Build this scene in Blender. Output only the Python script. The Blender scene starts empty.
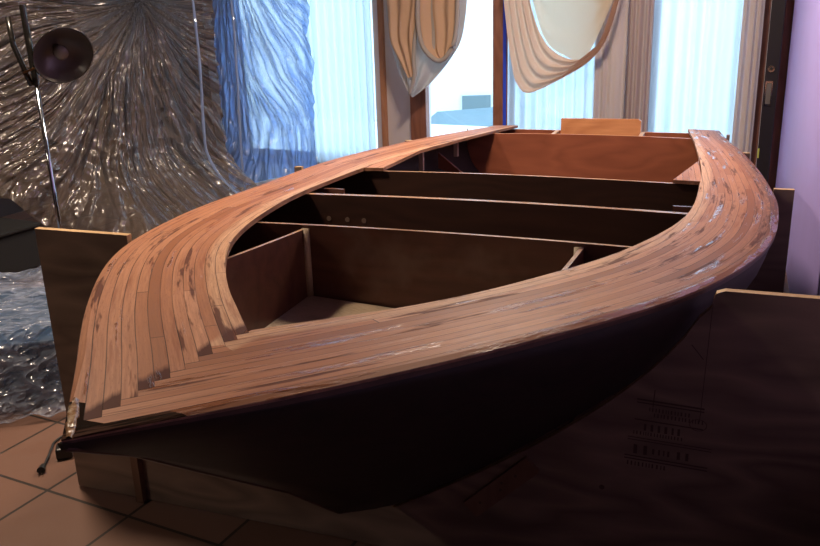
import bpy, bmesh, math, random
import numpy as np
from mathutils import Vector, Matrix, noise
random.seed(4)
rng = np.random.RandomState(7)
C = bpy.context.scene.collection
Z0 = 1.325                       # camera height above the floor
# ------------------------------------------------------------------ materials
def mat(name):
    m = bpy.data.materials.new(name); m.use_nodes = True
    nt = m.node_tree; nt.nodes.clear()
    out = nt.nodes.new('ShaderNodeOutputMaterial')
    return m, nt, out
class N:
    """tiny node helper"""
    def __init__(s, nt): s.nt = nt
    def n(s, t, **k):
        x = s.nt.nodes.new(t)
        for a, b in k.items(): setattr(x, a, b)
        return x
    def l(s, a, b): s.nt.links.new(a, b)
    def put(s, sock, v):
        if hasattr(v, 'is_output') or isinstance(v, bpy.types.NodeSocket): s.l(v, sock)
        else: sock.default_value = v
    def m(s, op, a, b=0.0, c=0.0):
        x = s.n('ShaderNodeMath', operation=op)
        s.put(x.inputs[0], a); s.put(x.inputs[1], b); s.put(x.inputs[2], c)
        return x.outputs[0]
    def mix(s, f, a, b):
        x = s.n('ShaderNodeMix', data_type='RGBA')
        s.put(x.inputs[0], f); s.put(x.inputs[6], a); s.put(x.inputs[7], b)
        return x.outputs[2]
    def mixf(s, f, a, b):
        x = s.n('ShaderNodeMix', data_type='FLOAT')
        s.put(x.inputs[0], f); s.put(x.inputs[2], a); s.put(x.inputs[3], b)
        return x.outputs[0]
    def xyz(s, a, b, c):
        x = s.n('ShaderNodeCombineXYZ')
        for i, v in enumerate((a, b, c)): s.put(x.inputs[i], v)
        return x.outputs[0]
    def noise(s, vec, scale=5, detail=3, rough=.5):
        x = s.n('ShaderNodeTexNoise'); s.l(vec, x.inputs['Vector'])
        x.inputs['Scale'].default_value = scale; x.inputs['Detail'].default_value = detail
        x.inputs['Roughness'].default_value = rough
        return x.outputs[0]
    def ramp(s, f, stops):
        x = s.n('ShaderNodeValToRGB'); s.l(f, x.inputs[0]); e = x.color_ramp.elements
        while len(e) > 1: e.remove(e[-1])
        e[0].position, e[0].color = stops[0][0], (*stops[0][1], 1)
        for p, c in stops[1:]:
            k = e.new(p); k.color = (*c, 1)
        return x.outputs[0]
    def step(s, f, a, b):
        x = s.n('ShaderNodeMapRange'); s.l(f, x.inputs[0])
        x.inputs[1].default_value = a; x.inputs[2].default_value = b
        return x.outputs[0]
def principled(N_, out, col, rough=.5, **k):
    b = N_.n('ShaderNodeBsdfPrincipled')
    N_.put(b.inputs['Base Color'], col if not isinstance(col, tuple) else (*col, 1) if len(col) == 3 else col)
    N_.put(b.inputs['Roughness'], rough)
    for a, v in k.items(): N_.put(b.inputs[a.replace('_', ' ')], v)
    N_.l(b.outputs[0], out.inputs[0]); return b
def bump(N_, b, h, dist=.002, strength=1.):
    x = N_.n('ShaderNodeBump'); N_.put(x.inputs['Height'], h)
    x.inputs['Distance'].default_value = dist; x.inputs['Strength'].default_value = strength
    N_.l(x.outputs[0], b.inputs['Normal'])
def plain(name, col, rough=.5, var=.12, scale=8, metal=0., b=0., **k):
    m, nt, out = mat(name); g = N(nt)
    tc = g.n('ShaderNodeTexCoord').outputs['Object']
    f = g.noise(tc, scale, 4)
    c = g.mix(f, (*[x*(1-var) for x in col], 1), (*[min(1, x*(1+var)) for x in col], 1))
    p = principled(g, out, c, rough, Metallic=metal, **k)
    if b: bump(g, p, g.noise(tc, scale*8, 3), b)
    return m
def wood(name, c1, c2, rough=.5, axis=0, scale=1., stretch=14, gloss=0., coat=0., knots=True, blotch=None):
    m, nt, out = mat(name); g = N(nt)
    tc = g.n('ShaderNodeTexCoord').outputs['Object']
    sc = [stretch]*3; sc[axis] = 1.2
    mp = g.n('ShaderNodeMapping'); g.l(tc, mp.inputs[0]); mp.inputs['Scale'].default_value = sc
    f = g.noise(mp.outputs[0], 2.2*scale, 5, .6)
    mp2 = g.n('ShaderNodeMapping'); g.l(tc, mp2.inputs[0])
    s2 = [3.5]*3; s2[axis] = .9; mp2.inputs['Scale'].default_value = s2
    w = g.noise(mp2.outputs[0], 1.6, 2, .4)
    rings = g.m('FRACT', g.m('MULTIPLY', w, 9.))
    rings = g.m('ABSOLUTE', g.m('SUBTRACT', rings, .5))
    ff = g.m('ADD', g.m('MULTIPLY', f, .7), g.m('MULTIPLY', rings, .5))
    c = g.ramp(ff, [(.25, c1), (.75, c2)])
    if blotch:
        bn = g.noise(tc, 3.3, 4, .6)
        c = g.mix(g.step(bn, .56, .68), c, (*blotch, 1))
    p = principled(g, out, c, rough)
    if coat: p.inputs['Coat Weight'].default_value = coat; p.inputs['Coat Roughness'].default_value = .12
    bump(g, p, f, .0008, .6)
    return m

# deck planking: strips parallel to each sheer, herringbone on the centreline
W = .0215
def deck_material():
    m, nt, out = mat('strip_planked_deck'); g = N(nt)
    at = lambda nme: g.n('ShaderNodeAttribute', attribute_name=nme).outputs['Fac']
    dR, dL, lR, lL, uu, inn = [at(x) for x in ('dR', 'dL', 'lR', 'lL', 'uu', 'inn')]
    iR = g.m('FLOOR', g.m('DIVIDE', dR, W)); iL = g.m('FLOOR', g.m('DIVIDE', dL, W))
    isL = g.m('LESS_THAN', iL, iR)
    d = g.mixf(isL, dR, dL); l = g.mixf(isL, lR, lL); i = g.mixf(isL, iR, iL)
    seed = g.m('ADD', i, g.m('MULTIPLY', isL, 37.3))
    wn = g.n('ShaderNodeTexWhiteNoise', noise_dimensions='1D'); g.l(seed, wn.inputs['W'])
    plen = g.m('ADD', g.m('DIVIDE', l, 1.35), g.m('MULTIPLY', wn.outputs[0], 9.))
    pj = g.m('FLOOR', plen)
    wn2 = g.n('ShaderNodeTexWhiteNoise', noise_dimensions='2D')
    g.l(g.xyz(seed, pj, 0.), wn2.inputs['Vector'])
    r1 = wn2.outputs[0]
    col = g.ramp(r1, [(0., (.27, .105, .05)), (.2, (.40, .175, .09)), (.45, (.50, .245, .14)), (.7, (.41, .175, .09)), (1., (.58, .31, .19))])
    # pale laminations along the cockpit edge
    col = g.mix(g.m('MULTIPLY', g.step(inn, .82, .88), .75), col, (.66, .43, .27, 1))
    # grain
    gv = g.xyz(g.m('MULTIPLY', l, 9.), g.m('MULTIPLY', d, 260.), g.m('MULTIPLY', r1, 31.))
    gr = g.noise(gv, 1., 4, .6)
    col = g.mix(g.step(gr, .35, .68), g.mix(.5, col, (.22, .085, .045, 1)), col)
    fleck = g.noise(g.xyz(g.m('MULTIPLY', l, 60.), g.m('MULTIPLY', d, 420.), seed), 1., 2)
    col = g.mix(g.m('MULTIPLY', g.step(fleck, .58, .7), .35), col, (.2, .08, .05, 1))
    # dark, dried glue stains on some strips
    sv = g.xyz(g.m('MULTIPLY', l, 2.6), g.m('MULTIPLY', d, 30.), g.m('MULTIPLY', seed, 1.7))
    st = g.noise(sv, 1., 4, .65)
    stn = st
    st = g.step(st, .575, .635)
    sel = g.m('GREATER_THAN', r1, .25)
    # glue blackened ends of the port strips at the herringbone joint
    jn = g.m('SUBTRACT', 1., g.step(g.m('SUBTRACT', dR, dL), .01, .085))
    wj = g.n('ShaderNodeTexWhiteNoise', noise_dimensions='1D'); g.l(g.m('MULTIPLY', i, 3.7), wj.inputs['W'])
    je = g.m('MULTIPLY', g.m('MULTIPLY', isL, g.m('GREATER_THAN', wj.outputs[0], .45)), g.step(g.m('ADD', jn, g.m('MULTIPLY', stn, .9)), .75, 1.05))
    col = g.mix(g.m('MULTIPLY', je, .93), col, (.075, .032, .03, 1))
    col = g.mix(g.m('MULTIPLY', g.m('MULTIPLY', st, sel), .85), col, (.10, .045, .04, 1))
    # dark figure streaks
    kv = g.xyz(g.m('MULTIPLY', l, 3.2), g.m('MULTIPLY', d, 60.), 7.7)
    kk = g.step(g.noise(kv, 1., 3, .6), .58, .66)
    col = g.mix(g.m('MULTIPLY', kk, .6), col, (.24, .075, .035, 1))
    # rough glued outer strips on the starboard side
    eo = g.m('SUBTRACT', 1., g.step(dR, .02, .07))
    en = g.step(g.noise(g.xyz(g.m('MULTIPLY', lR, 14.), g.m('MULTIPLY', dR, 90.), 2.), 1., 4, .7), .36, .50)
    ef = g.m('MULTIPLY', g.m('MULTIPLY', eo, en), g.step(lR, .9, 2.0))
    col = g.mix(g.m('MULTIPLY', ef, .8), col, (.10, .05, .05, 1))
    # reddish outermost strip on the starboard side
    os_ = g.m('MULTIPLY', g.m('LESS_THAN', dR, W), g.m('SUBTRACT', 1., g.step(lR, 1.4, 2.)))
    col = g.mix(g.m('MULTIPLY', os_, .55), col, (.30, .12, .05, 1))
    # seams
    fr = g.m('FRACT', g.m('DIVIDE', d, W))
    seam = g.m('LESS_THAN', g.m('ABSOLUTE', g.m('SUBTRACT', fr, .5)), .465)
    seam = g.m('SUBTRACT', 1., seam)
    fe = g.m('FRACT', plen)
    end = g.m('LESS_THAN', fe, .0022)
    # end of port strips against the starboard ones
    frR = g.m('FRACT', g.m('DIVIDE', dR, W)); frL = g.m('FRACT', g.m('DIVIDE', dL, W))
    sm = g.m('MAXIMUM', seam, end)
    sm = g.m('MAXIMUM', sm, g.m('MULTIPLY', isL, g.m('MULTIPLY', g.m('LESS_THAN', g.m('SUBTRACT', iR, iL), 1.5), g.m('LESS_THAN', frR, .08))))
    wn3 = g.noise(g.xyz(g.m('MULTIPLY', l, 2.5), seed, 0.), 1., 2)
    sa = g.mixf(g.step(wn3, .35, .6), .4, .95)
    col = g.mix(g.m('MULTIPLY', sm, sa), col, (.05, .022, .015, 1))
    # strips not laid yet at the stem head
    a1 = g.m('MULTIPLY', g.m('LESS_THAN', dR, W), g.m('LESS_THAN', uu, .112))
    a2 = g.m('MULTIPLY', g.m('LESS_THAN', dL, W), g.m('LESS_THAN', uu, .098))
    a3 = g.m('MULTIPLY', g.m('LESS_THAN', uu, .054), 1.)
    gap = g.m('MAXIMUM', g.m('MAXIMUM', a1, a2), a3)
    col = g.mix(gap, col, (.014, .007, .004, 1))
    # wet epoxy runs
    ev = g.xyz(g.m('MULTIPLY', l, 4.), g.m('MULTIPLY', d, 46.), 3.3)
    ep = g.noise(ev, 1., 5, .62)
    side = g.m('MULTIPLY', g.m('SUBTRACT', 1., isL), .05)
    edge = g.m('ADD', g.m('MULTIPLY', g.m('SUBTRACT', 1., g.step(d, .0, .05)), .02), g.m('MULTIPLY', g.m('SUBTRACT', 1., g.step(dR, .005, .03)), .10))
    bnd = g.m('SUBTRACT', 1., g.step(g.m('ABSOLUTE', g.m('SUBTRACT', dR, .145)), .0, .03)); edge = g.m('ADD', edge, g.m('MULTIPLY', bnd, .06))
    aft = g.m('MULTIPLY', g.step(uu, 1.2, 3.2), .0)
    epm = g.step(g.m('ADD', ep, g.m('ADD', g.m('ADD', side, edge), aft)), .645, .70)
    rough = g.mixf(gap, g.mixf(epm, g.mixf(gr, .42, .56), .13), .9)
    col = g.mix(g.m('MULTIPLY', epm, .25), col, (.2, .1, .07, 1))
    p = principled(g, out, col, rough); g.put(p.inputs['Specular IOR Level'], g.mixf(g.m('MAXIMUM', gap, g.m('MULTIPLY', g.m('MAXIMUM', je, g.m('MULTIPLY', st, sel)), g.m('SUBTRACT', 1., epm))), g.mixf(epm, .2, .7), .04))
    h = g.m('ADD', g.m('MULTIPLY', gr, .15), g.m('MULTIPLY', sm, -.5))
    lump = g.noise(g.xyz(g.m('MULTIPLY', l, 32.), g.m('MULTIPLY', d, 95.), 1.), 1., 3)
    h = g.m('ADD', h, g.m('MULTIPLY', g.m('MULTIPLY', epm, lump), 1.3))
    h = g.m('ADD', h, g.m('MULTIPLY', gap, -3.))
    h = g.m('ADD', h, g.m('MULTIPLY', r1, .35))
    bump(g, p, h, .0016, .8)
    return m

M = {}
M['deck'] = deck_material()
M['plank_edge'] = wood('plank_edge', (.12, .05, .03), (.42, .21, .12), .5, 0, 3)
M['hull'] = wood('shaded_hull_planking', (.012, .007, .005), (.026, .014, .010), .6, 0, 1)  # near black because the shade on the hull is put into its colour
M['rail'] = wood('sheer_clamp_wood', (.05, .025, .016), (.11, .055, .034), .45, 0, 2)
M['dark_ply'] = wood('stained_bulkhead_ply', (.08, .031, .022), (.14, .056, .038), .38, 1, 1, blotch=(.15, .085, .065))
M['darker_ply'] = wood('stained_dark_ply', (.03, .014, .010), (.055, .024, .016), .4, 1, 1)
M['ply_edge'] = wood('pale_plywood_edge', (.25, .13, .075), (.5, .31, .19), .3, 1, 3)
M['mahogany'] = wood('red_mahogany_ply', (.19, .055, .028), (.29, .09, .046), .42, 1, .8, stretch=7)
M['mahogany_light'] = wood('light_mahogany', (.42, .17, .075), (.6, .28, .13), .3, 1, 1.5)
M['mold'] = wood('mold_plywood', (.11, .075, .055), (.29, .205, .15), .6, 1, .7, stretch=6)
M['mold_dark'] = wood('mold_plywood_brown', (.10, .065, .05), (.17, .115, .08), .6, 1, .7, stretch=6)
M['mold_edge'] = wood('mold_plywood_edge', (.42, .26, .12), (.62, .42, .22), .6, 1, 3)
M['cleat'] = plain('pale_cleat_wood', (.45, .33, .24), .5)
M['batten'] = wood('batten_wood', (.12, .06, .035), (.2, .11, .07), .6, 2, 2)
M['glue'] = plain('glue_smeared_floor', (.42, .32, .22), .4, .5, 14, b=.002)
M['plug'] = plain('pale_disc_brown', (.16, .11, .085), .5)
M['black'] = plain('black_plastic', (.012, .012, .013), .4)
M['chest'] = plain('matt_black_chest', (.006, .006, .007), .9)
M['black_metal'] = plain('black_enamelled_metal', (.012, .011, .010), .22)
M['shade_in'] = plain('lamp_reflector_inside', (.15, .14, .125), .3, metal=.25)
M['brass'] = plain('aged_brass', (.35, .17, .06), .3, metal=1.)
M['chrome'] = plain('chrome_tube', (.6, .65, .7), .12, metal=1., var=.02)
M['trim_wood'] = wood('reddish_trim_wood', (.17, .065, .04), (.28, .115, .07), .45, 2, 1.5)
M['trim_orange'] = wood('orange_trim_wood', (.36, .16, .08), (.48, .23, .12), .45, 2, 1.5)
M['lavender'] = plain('lavender_wall_paint', (.38, .30, .68), .6, .06, 5)
M['mauve'] = plain('grey_mauve_wall_paint', (.55, .50, .52), .8, .05)
M['darkwall'] = plain('dark_panelled_wall', (.05, .032, .03), .7, .2, 3)
M['ceil'] = plain('dim_ceiling', (.22, .19, .17), .9)
M['tape'] = plain('blue_masking_tape', (.02, .06, .55), .6)
M['ink'] = plain('faded_black_ink', (.075, .05, .038), .8)
M['levelbody'] = plain('black_level_body', (.012, .010, .014), .4)
M['vial'] = plain('yellow_green_vial', (.45, .5, .12), .15)
M['bin'] = plain('blue_plastic_bin', (.035, .09, .17), .45)
M['outdoor_white'] = plain('white_railing_paint', (.8, .85, .85), .6, .03)
M['concrete'] = plain('pale_concrete', (.6, .62, .62), .9, .08, 2)
M['car'] = plain('pale_teal_car_paint', (.08, .13, .14), .6, .03)
M['car_glass'] = plain('car_window_glass', (.12, .22, .25), .08)
M['sidingw'] = plain('white_house_siding', (.5, .52, .52), .8, .03)
M['sidingt'] = plain('pale_teal_door_paint', (.10, .135, .135), .7, .03)
M['rubber'] = plain('black_rubber', (.008, .008, .008), .6)

def epoxy_mat():
    m, nt, out = mat('amber_epoxy_lump'); g = N(nt)
    tc = g.n('ShaderNodeTexCoord').outputs['Object']
    f = g.noise(tc, 60, 4)
    c = g.ramp(f, [(.35, (.10, .04, .02)), (.55, (.35, .2, .1)), (.7, (.6, .5, .36))])
    p = principled(g, out, c, .12); bump(g, p, f, .004)
    return m
M['epoxy'] = epoxy_mat()

def tile_mat(org, ang):
    m, nt, out = mat('terracotta_tiles'); g = N(nt)
    tc = g.n('ShaderNodeTexCoord').outputs['Object']
    mp = g.n('ShaderNodeMapping', vector_type='TEXTURE'); g.l(tc, mp.inputs[0])
    mp.inputs['Location'].default_value = (org[0], org[1], 0)
    mp.inputs['Rotation'].default_value = (0, 0, ang)
    mp.inputs['Scale'].default_value = (.311, .311, 1)
    sx = g.n('ShaderNodeSeparateXYZ'); g.l(mp.outputs[0], sx.inputs[0])
    fx = g.m('ABSOLUTE', g.m('SUBTRACT', g.m('FRACT', sx.outputs[0]), .5))
    fy = g.m('ABSOLUTE', g.m('SUBTRACT', g.m('FRACT', sx.outputs[1]), .5))
    gm = g.m('GREATER_THAN', g.m('MAXIMUM', fx, fy), .485)
    wn = g.n('ShaderNodeTexWhiteNoise', noise_dimensions='2D')
    g.l(g.xyz(g.m('FLOOR', sx.outputs[0]), g.m('FLOOR', sx.outputs[1]), 0.), wn.inputs['Vector'])
    base = g.ramp(wn.outputs[0], [(0, (.14, .072, .05)), (1, (.21, .115, .082))])
    nz = g.noise(tc, 14, 5, .65)
    base = g.mix(g.step(nz, .35, .7), g.mix(.35, base, (.16, .08, .055, 1)), base)
    c = g.mix(gm, base, (.03, .022, .018, 1))
    p = principled(g, out, c, g.mixf(nz, .35, .6))
    bump(g, p, g.m('ADD', g.m('MULTIPLY', gm, -1.), g.m('MULTIPLY', nz, .3)), .002)
    return m

def plastic_mat(name, tint, alpha, trans, body=.14, rough=.16, bs=.02, fs=1., tcol=(.93, .95, .97)):
    """crinkled clear polythene sheeting: thin, glossy, only faintly milky"""
    m, nt, out = mat(name); g = N(nt)
    tc = g.n('ShaderNodeTexCoord').outputs['Object']
    uv = g.n('ShaderNodeAttribute', attribute_name='fold').outputs['Vector']
    def ridge(vec, sc, det, ro):
        f = g.noise(vec, sc, det, ro)
        return g.m('SUBTRACT', 1., g.m('MULTIPLY', g.m('ABSOLUTE', g.m('SUBTRACT', f, .5)), 4.))
    a = ridge(uv, .8*fs, 1.2, .5); b_ = ridge(uv, 2.*fs, .5, .5); c = ridge(tc, 8.5, 1.3, .5)
    h = g.m('ADD', g.m('ADD', g.m('MULTIPLY', a, .9), g.m('MULTIPLY', b_, .35)), g.m('MULTIPLY', c, .45))
    
    tr = g.n('ShaderNodeBsdfTransparent'); tr.inputs[0].default_value = (*tcol, 1)
    tl = g.n('ShaderNodeBsdfTranslucent'); tl.inputs[0].default_value = (*tint, 1)
    pr = g.n('ShaderNodeBsdfPrincipled'); pr.inputs['Base Color'].default_value = (*[x*body for x in tint], 1)
    pr.inputs['Roughness'].default_value = rough; pr.inputs['IOR'].default_value = 2.3
    bp = g.n('ShaderNodeBump'); g.l(h, bp.inputs['Height']); bp.inputs['Distance'].default_value = bs
    for x in (pr, tl): g.l(bp.outputs[0], x.inputs['Normal'])
    mx = g.n('ShaderNodeMixShader'); mx.inputs[0].default_value = trans
    g.l(pr.outputs[0], mx.inputs[1]); g.l(tl.outputs[0], mx.inputs[2])
    b = g.n('ShaderNodeMixShader'); g.put(b.inputs[0], g.mixf(g.step(a, .2, .95), max(.05, alpha-.2), min(.98, alpha+.15)))
    g.l(tr.outputs[0], b.inputs[1]); g.l(mx.outputs[0], b.inputs[2])
    g.l(b.outputs[0], out.inputs[0]); return m
M['plastic'] = plastic_mat('lamp_toned_plastic_sheeting', (.86, .68, .56), .70, .06, .18, .19, .038)  # brown tint puts the warm lamp reflections into the clear film's colour
M['plastic_blue'] = plastic_mat('backlit_plastic_sheeting', (.36, .54, 1.), .78, .60, .3, .17, .045)  # window daylight coming through is put into this blue tint
M['plastic_edge'] = plastic_mat('window_lit_plastic_edge', (.62, .74, 1.), .7, .4, .5, .12)  # pale blue tint carries the daylight caught along the sheet edges
M['plastic_floor'] = plastic_mat('plastic_over_bin', (.66, .76, 1.), .45, .25, .55, .17, .03, 1.7)

def cloth_mat(name, col, trans, alpha=1., col2=None, rough=.8):
    m, nt, out = mat(name); g = N(nt)
    tc = g.n('ShaderNodeTexCoord').outputs['Object']
    f = g.noise(tc, 120, 2)
    c = g.mix(f, (*[x*.93 for x in col], 1), (*col, 1))
    di = g.n('ShaderNodeBsdfDiffuse'); g.l(c, di.inputs[0])
    tl = g.n('ShaderNodeBsdfTranslucent'); tl.inputs[0].default_value = (*(col2 or col), 1)
    a = g.n('ShaderNodeMixShader'); a.inputs[0].default_value = trans
    g.l(di.outputs[0], a.inputs[1]); g.l(tl.outputs[0], a.inputs[2])
    o = a.outputs[0]
    if alpha < 1:
        tr = g.n('ShaderNodeBsdfTransparent'); b = g.n('ShaderNodeMixShader'); b.inputs[0].default_value = alpha
        g.l(tr.outputs[0], b.inputs[1]); g.l(o, b.inputs[2]); o = b.outputs[0]
    g.l(o, out.inputs[0]); return m
M['sheer'] = cloth_mat('sheer_white_voile', (.62, .70, .74), .75, .90)
M['drape'] = cloth_mat('grey_mauve_drape', (.55, .48, .46), .2)
M['drape_brown'] = cloth_mat('brown_grey_drape', (.45, .37, .35), .2)
M['swag'] = cloth_mat('cream_swag_cloth', (.70, .54, .44), .35, 1., (.8, .55, .38))
M['swag_pale'] = cloth_mat('pale_cream_cloth', (.75, .66, .52), .5, .95, (.8, .66, .45))
M['swag_grey'] = cloth_mat('grey_swag_lining', (.46, .42, .40), .2, 1., (.5, .42, .36))
M['swag_orange'] = cloth_mat('orange_swag_cloth', (.62, .42, .29), .2, 1., (.8, .5, .3))
def pane_mat():
    m, nt, out = mat('window_pane'); g = N(nt)
    tr = g.n('ShaderNodeBsdfTransparent'); tr.inputs[0].default_value = (.93, .99, .99, 1)
    gl = g.n('ShaderNodeBsdfGlossy'); gl.inputs['Roughness'].default_value = .02
    a = g.n('ShaderNodeMixShader'); a.inputs[0].default_value = .06
    g.l(tr.outputs[0], a.inputs[1]); g.l(gl.outputs[0], a.inputs[2]); g.l(a.outputs[0], out.inputs[0])
    return m
M['pane'] = pane_mat()

# ------------------------------------------------------------------ mesh helpers
def obj(name, verts, faces, material, parent=None, smooth=False, mats=None, fm=None, label=None):
    me = bpy.data.meshes.new(name); me.from_pydata([tuple(map(float, v)) for v in verts], [], faces); me.update()
    bm = bmesh.new(); bm.from_mesh(me); bmesh.ops.recalc_face_normals(bm, faces=bm.faces); bm.to_mesh(me); bm.free()
    for m_ in (mats or [material]): me.materials.append(m_)
    if fm is not None:
        for p, k in zip(me.polygons, fm): p.material_index = k
    if smooth:
        for p in me.polygons: p.use_smooth = True
    o = bpy.data.objects.new(name, me); C.objects.link(o)
    if parent: o.parent = parent
    if label: o['label'] = label
    return o
def tag(o, label=None, cat=None, group=None, kind=None):
    if label: o['label'] = label
    if cat: o['category'] = cat
    if group: o['group'] = group
    if kind: o['kind'] = kind
    return o
def empty(name, loc=(0, 0, 0), rz=0.):
    o = bpy.data.objects.new(name, None); C.objects.link(o); o.location = loc; o.rotation_euler.z = rz
    o.empty_display_size = .1; return o
class MB:
    def __init__(s): s.v = []; s.f = []; s.k = []
    def add(s, v, f, k=0):
        n0 = len(s.v); s.v += [tuple(x) for x in v]; s.f += [tuple(i+n0 for i in q) for q in f]; s.k += [k]*len(f)
    def box(s, a, b, k=0, T=None):
        (x0, y0, z0), (x1, y1, z1) = a, b
        v = [Vector(p) for p in ((x0,y0,z0),(x1,y0,z0),(x1,y1,z0),(x0,y1,z0),(x0,y0,z1),(x1,y0,z1),(x1,y1,z1),(x0,y1,z1))]
        if T: v = [T @ p for p in v]
        s.add(v, [(0,3,2,1),(4,5,6,7),(0,1,5,4),(1,2,6,5),(2,3,7,6),(3,0,4,7)], k)
    def tube(s, pts, r, n=10, k=0, cap=True):
        pts = [Vector(p) for p in pts]; R = r if isinstance(r, (list, tuple)) else [r]*len(pts)
        rings = []
        for i, p in enumerate(pts):
            t = (pts[min(i+1, len(pts)-1)]-pts[max(i-1, 0)]).normalized()
            up = Vector((0, 0, 1)) if abs(t.z) < .9 else Vector((1, 0, 0))
            a = t.cross(up).normalized(); b = t.cross(a)
            rings.append([p+(a*math.cos(2*math.pi*j/n)+b*math.sin(2*math.pi*j/n))*R[i] for j in range(n)])
        v = [q for r_ in rings for q in r_]; f = []
        for i in range(len(pts)-1):
            for j in range(n): f.append((i*n+j, i*n+(j+1) % n, (i+1)*n+(j+1) % n, (i+1)*n+j))
        if cap: f.append(tuple(range(n))[::-1]); f.append(tuple((len(pts)-1)*n+j for j in range(n)))
        s.add(v, f, k)
    def prism(s, poly, fn, k=0, ke=None):
        """poly = 2-D outline, fn(p, side) -> 3-D point on side 0 / 1"""
        n = len(poly); v = [fn(p, 0) for p in poly]+[fn(p, 1) for p in poly]
        s.add(v, [tuple(range(n))[::-1], tuple(range(n, 2*n))], k)
        s.add(v, [(i, (i+1) % n, n+(i+1) % n, n+i) for i in range(n)], k if ke is None else ke)
    def build(s, name, material, parent=None, smooth=False, mats=None, label=None, bevel=0.):
        o = obj(name, s.v, s.f, material, parent, smooth, mats, s.k if mats else None, label)
        if bevel:
            b = o.modifiers.new('bevel', 'BEVEL'); b.width = bevel; b.segments = 2; b.limit_method = 'ANGLE'
        return o
def grid(nu, nv): return [(i*nv+j, i*nv+j+1, (i+1)*nv+j+1, (i+1)*nv+j) for i in range(nu-1) for j in range(nv-1)]

# ------------------------------------------------------------------ camera
TH, RO, FPX = .3156456, -.0322573, 854.85
F = Vector((0, math.cos(TH), -math.sin(TH))); U = Vector((0, math.sin(TH), math.cos(TH))); R = Vector((1, 0, 0))
R2 = R*math.cos(RO)+U*math.sin(RO); U2 = -R*math.sin(RO)+U*math.cos(RO)
cam = bpy.data.cameras.new('camera'); co = bpy.data.objects.new('camera', cam); C.objects.link(co)
mw = Matrix((R2, U2, -F)).transposed().to_4x4(); mw.translation = (0, 0, Z0); co.matrix_world = mw
cam.sensor_width = 36; cam.lens = FPX/820*36; cam.clip_start = .02
bpy.context.scene.camera = co

# ------------------------------------------------------------------ boat
YAW = .35958542; B0 = (-.41104, .88706)
hd = Vector((math.sin(YAW), math.cos(YAW), 0)); nn = Vector((math.cos(YAW), -math.sin(YAW), 0))
LB = 4.2808
bL = [0, .0822, .1655, .2511, .3335, .4107, .484, .5512, .6102, .6596, .7006, .7348, .7638, .7891, .8082, .8213, .8306, .8381, .846, .8551, .8639, .8715, .8771, .8797, .8784, .8726, .863, .8504, .8357, .8197, .8032, .7856, .7661, .7455, .7246, .7041, .6844, .6647, .6451, .6255, .6059]
bR = [0, .0914, .1804, .2666, .348, .4241, .4954, .5606, .6183, .6677, .7094, .7446, .7745, .8004, .8205, .835, .845, .852, .8572, .8599, .8592, .8557, .8503, .8437, .8369, .8293, .8204, .8103, .7994, .788, .7763, .7637, .7501, .7361, .7225, .7101, .6994, .6899, .681, .6723, .6634]
zs = [-.4798, -.4879, -.496, -.5043, -.5127, -.5212, -.5298, -.5389, -.5483, -.5578, -.5673, -.5764, -.5849, -.5928, -.6004, -.6076, -.6145, -.6212, -.6275, -.6335, -.6391, -.6444, -.6496, -.6548, -.6601, -.6654, -.6705, -.6756, -.6807, -.6859, -.6913, -.697, -.7031, -.7096, -.7165, -.7236, -.731, -.7385, -.7461, -.7537, -.7613]
iL = [0, .0768, .1523, .2206, .283, .3399, .3909, .4352, .4725, .5042, .5312, .5548, .5761, .5942, .6079, .6176, .6242, .6281, .6302, .6309, .6311, .6294, .6249, .6179, .6091, .5989, .5878, .5764, .5652, .5547, .5453, .5368, .5283, .5197, .5112, .5027, .4942, .4857, .4771, .4686, .4601]
iR = [0, .0902, .1775, .2495, .3067, .3549, .3996, .4415, .4783, .5104, .5383, .5627, .5839, .6008, .6126, .6201, .6242, .626, .6264, .6262, .6264, .6261, .6241, .6206, .6159, .6102, .6038, .5969, .5898, .5827, .576, .5692, .5619, .5543, .5462, .538, .5296, .5212, .5127, .5044, .4963]
SA = .0980164                              # where the cockpit opening starts
def tab(t, s):                             # smooth table lookup on 41 even stations
    x = min(max(s, 0), 1)*40; k = min(int(x), 39); f = x-k
    p1, p2 = t[k], t[k+1]; p0 = t[k-1] if k else 2*p1-p2; p3 = t[k+2] if k < 39 else 2*p2-p1
    return p1+.5*f*(p2-p0+f*(2*p0-5*p1+4*p2-p3+f*(3*(p1-p2)+p3-p0)))
def bhalf(u, side): return tab(bR if side > 0 else bL, u/LB)
def ihalf(u, side): return tab(iR if side > 0 else iL, (u/LB-SA)/(1-SA)) if u/LB > SA else 0.
def shz(u): return tab(zs, u/LB)+Z0
def crown(u, v):
    b = bhalf(u, 1 if v > 0 else -1)
    return .0165*b*(1-(v/b)**2) if b > .01 else 0.
KU = [0, .12, .25, .5, .71, 1., 1.3, 2.2, 3.2, 4.28]; KZ = [-.488, -.563, -.662, -.85, -1.03, -1.19, -1.235, -1.245, -1.235, -1.20]
def tf(u): return min(1., .35+u/.35)   # everything thins towards the stem
def keel(u): return float(np.interp(u, KU, KZ))+Z0
def hsec(u, side, t, off=0.):              # hull section: t 0 sheer .. 1 keel
    b = max(bhalf(u, side)-.014, .002)
    q = 1.5+min(max(u-1., 0), 2.)*.7
    z1 = shz(u)-.0145*tf(u); zk = keel(u)
    return (b+off)*(1-t**q)*side, z1+(zk-z1)*t
boat = empty('wooden_boat', (B0[0], B0[1], 0), math.pi/2-YAW)
tag(boat, 'unfinished wooden boat with strip planked deck resting in plywood molds', 'boat')
L3 = lambda u, v, z: (u, -v, z)            # boat coordinates -> boat object space

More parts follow.
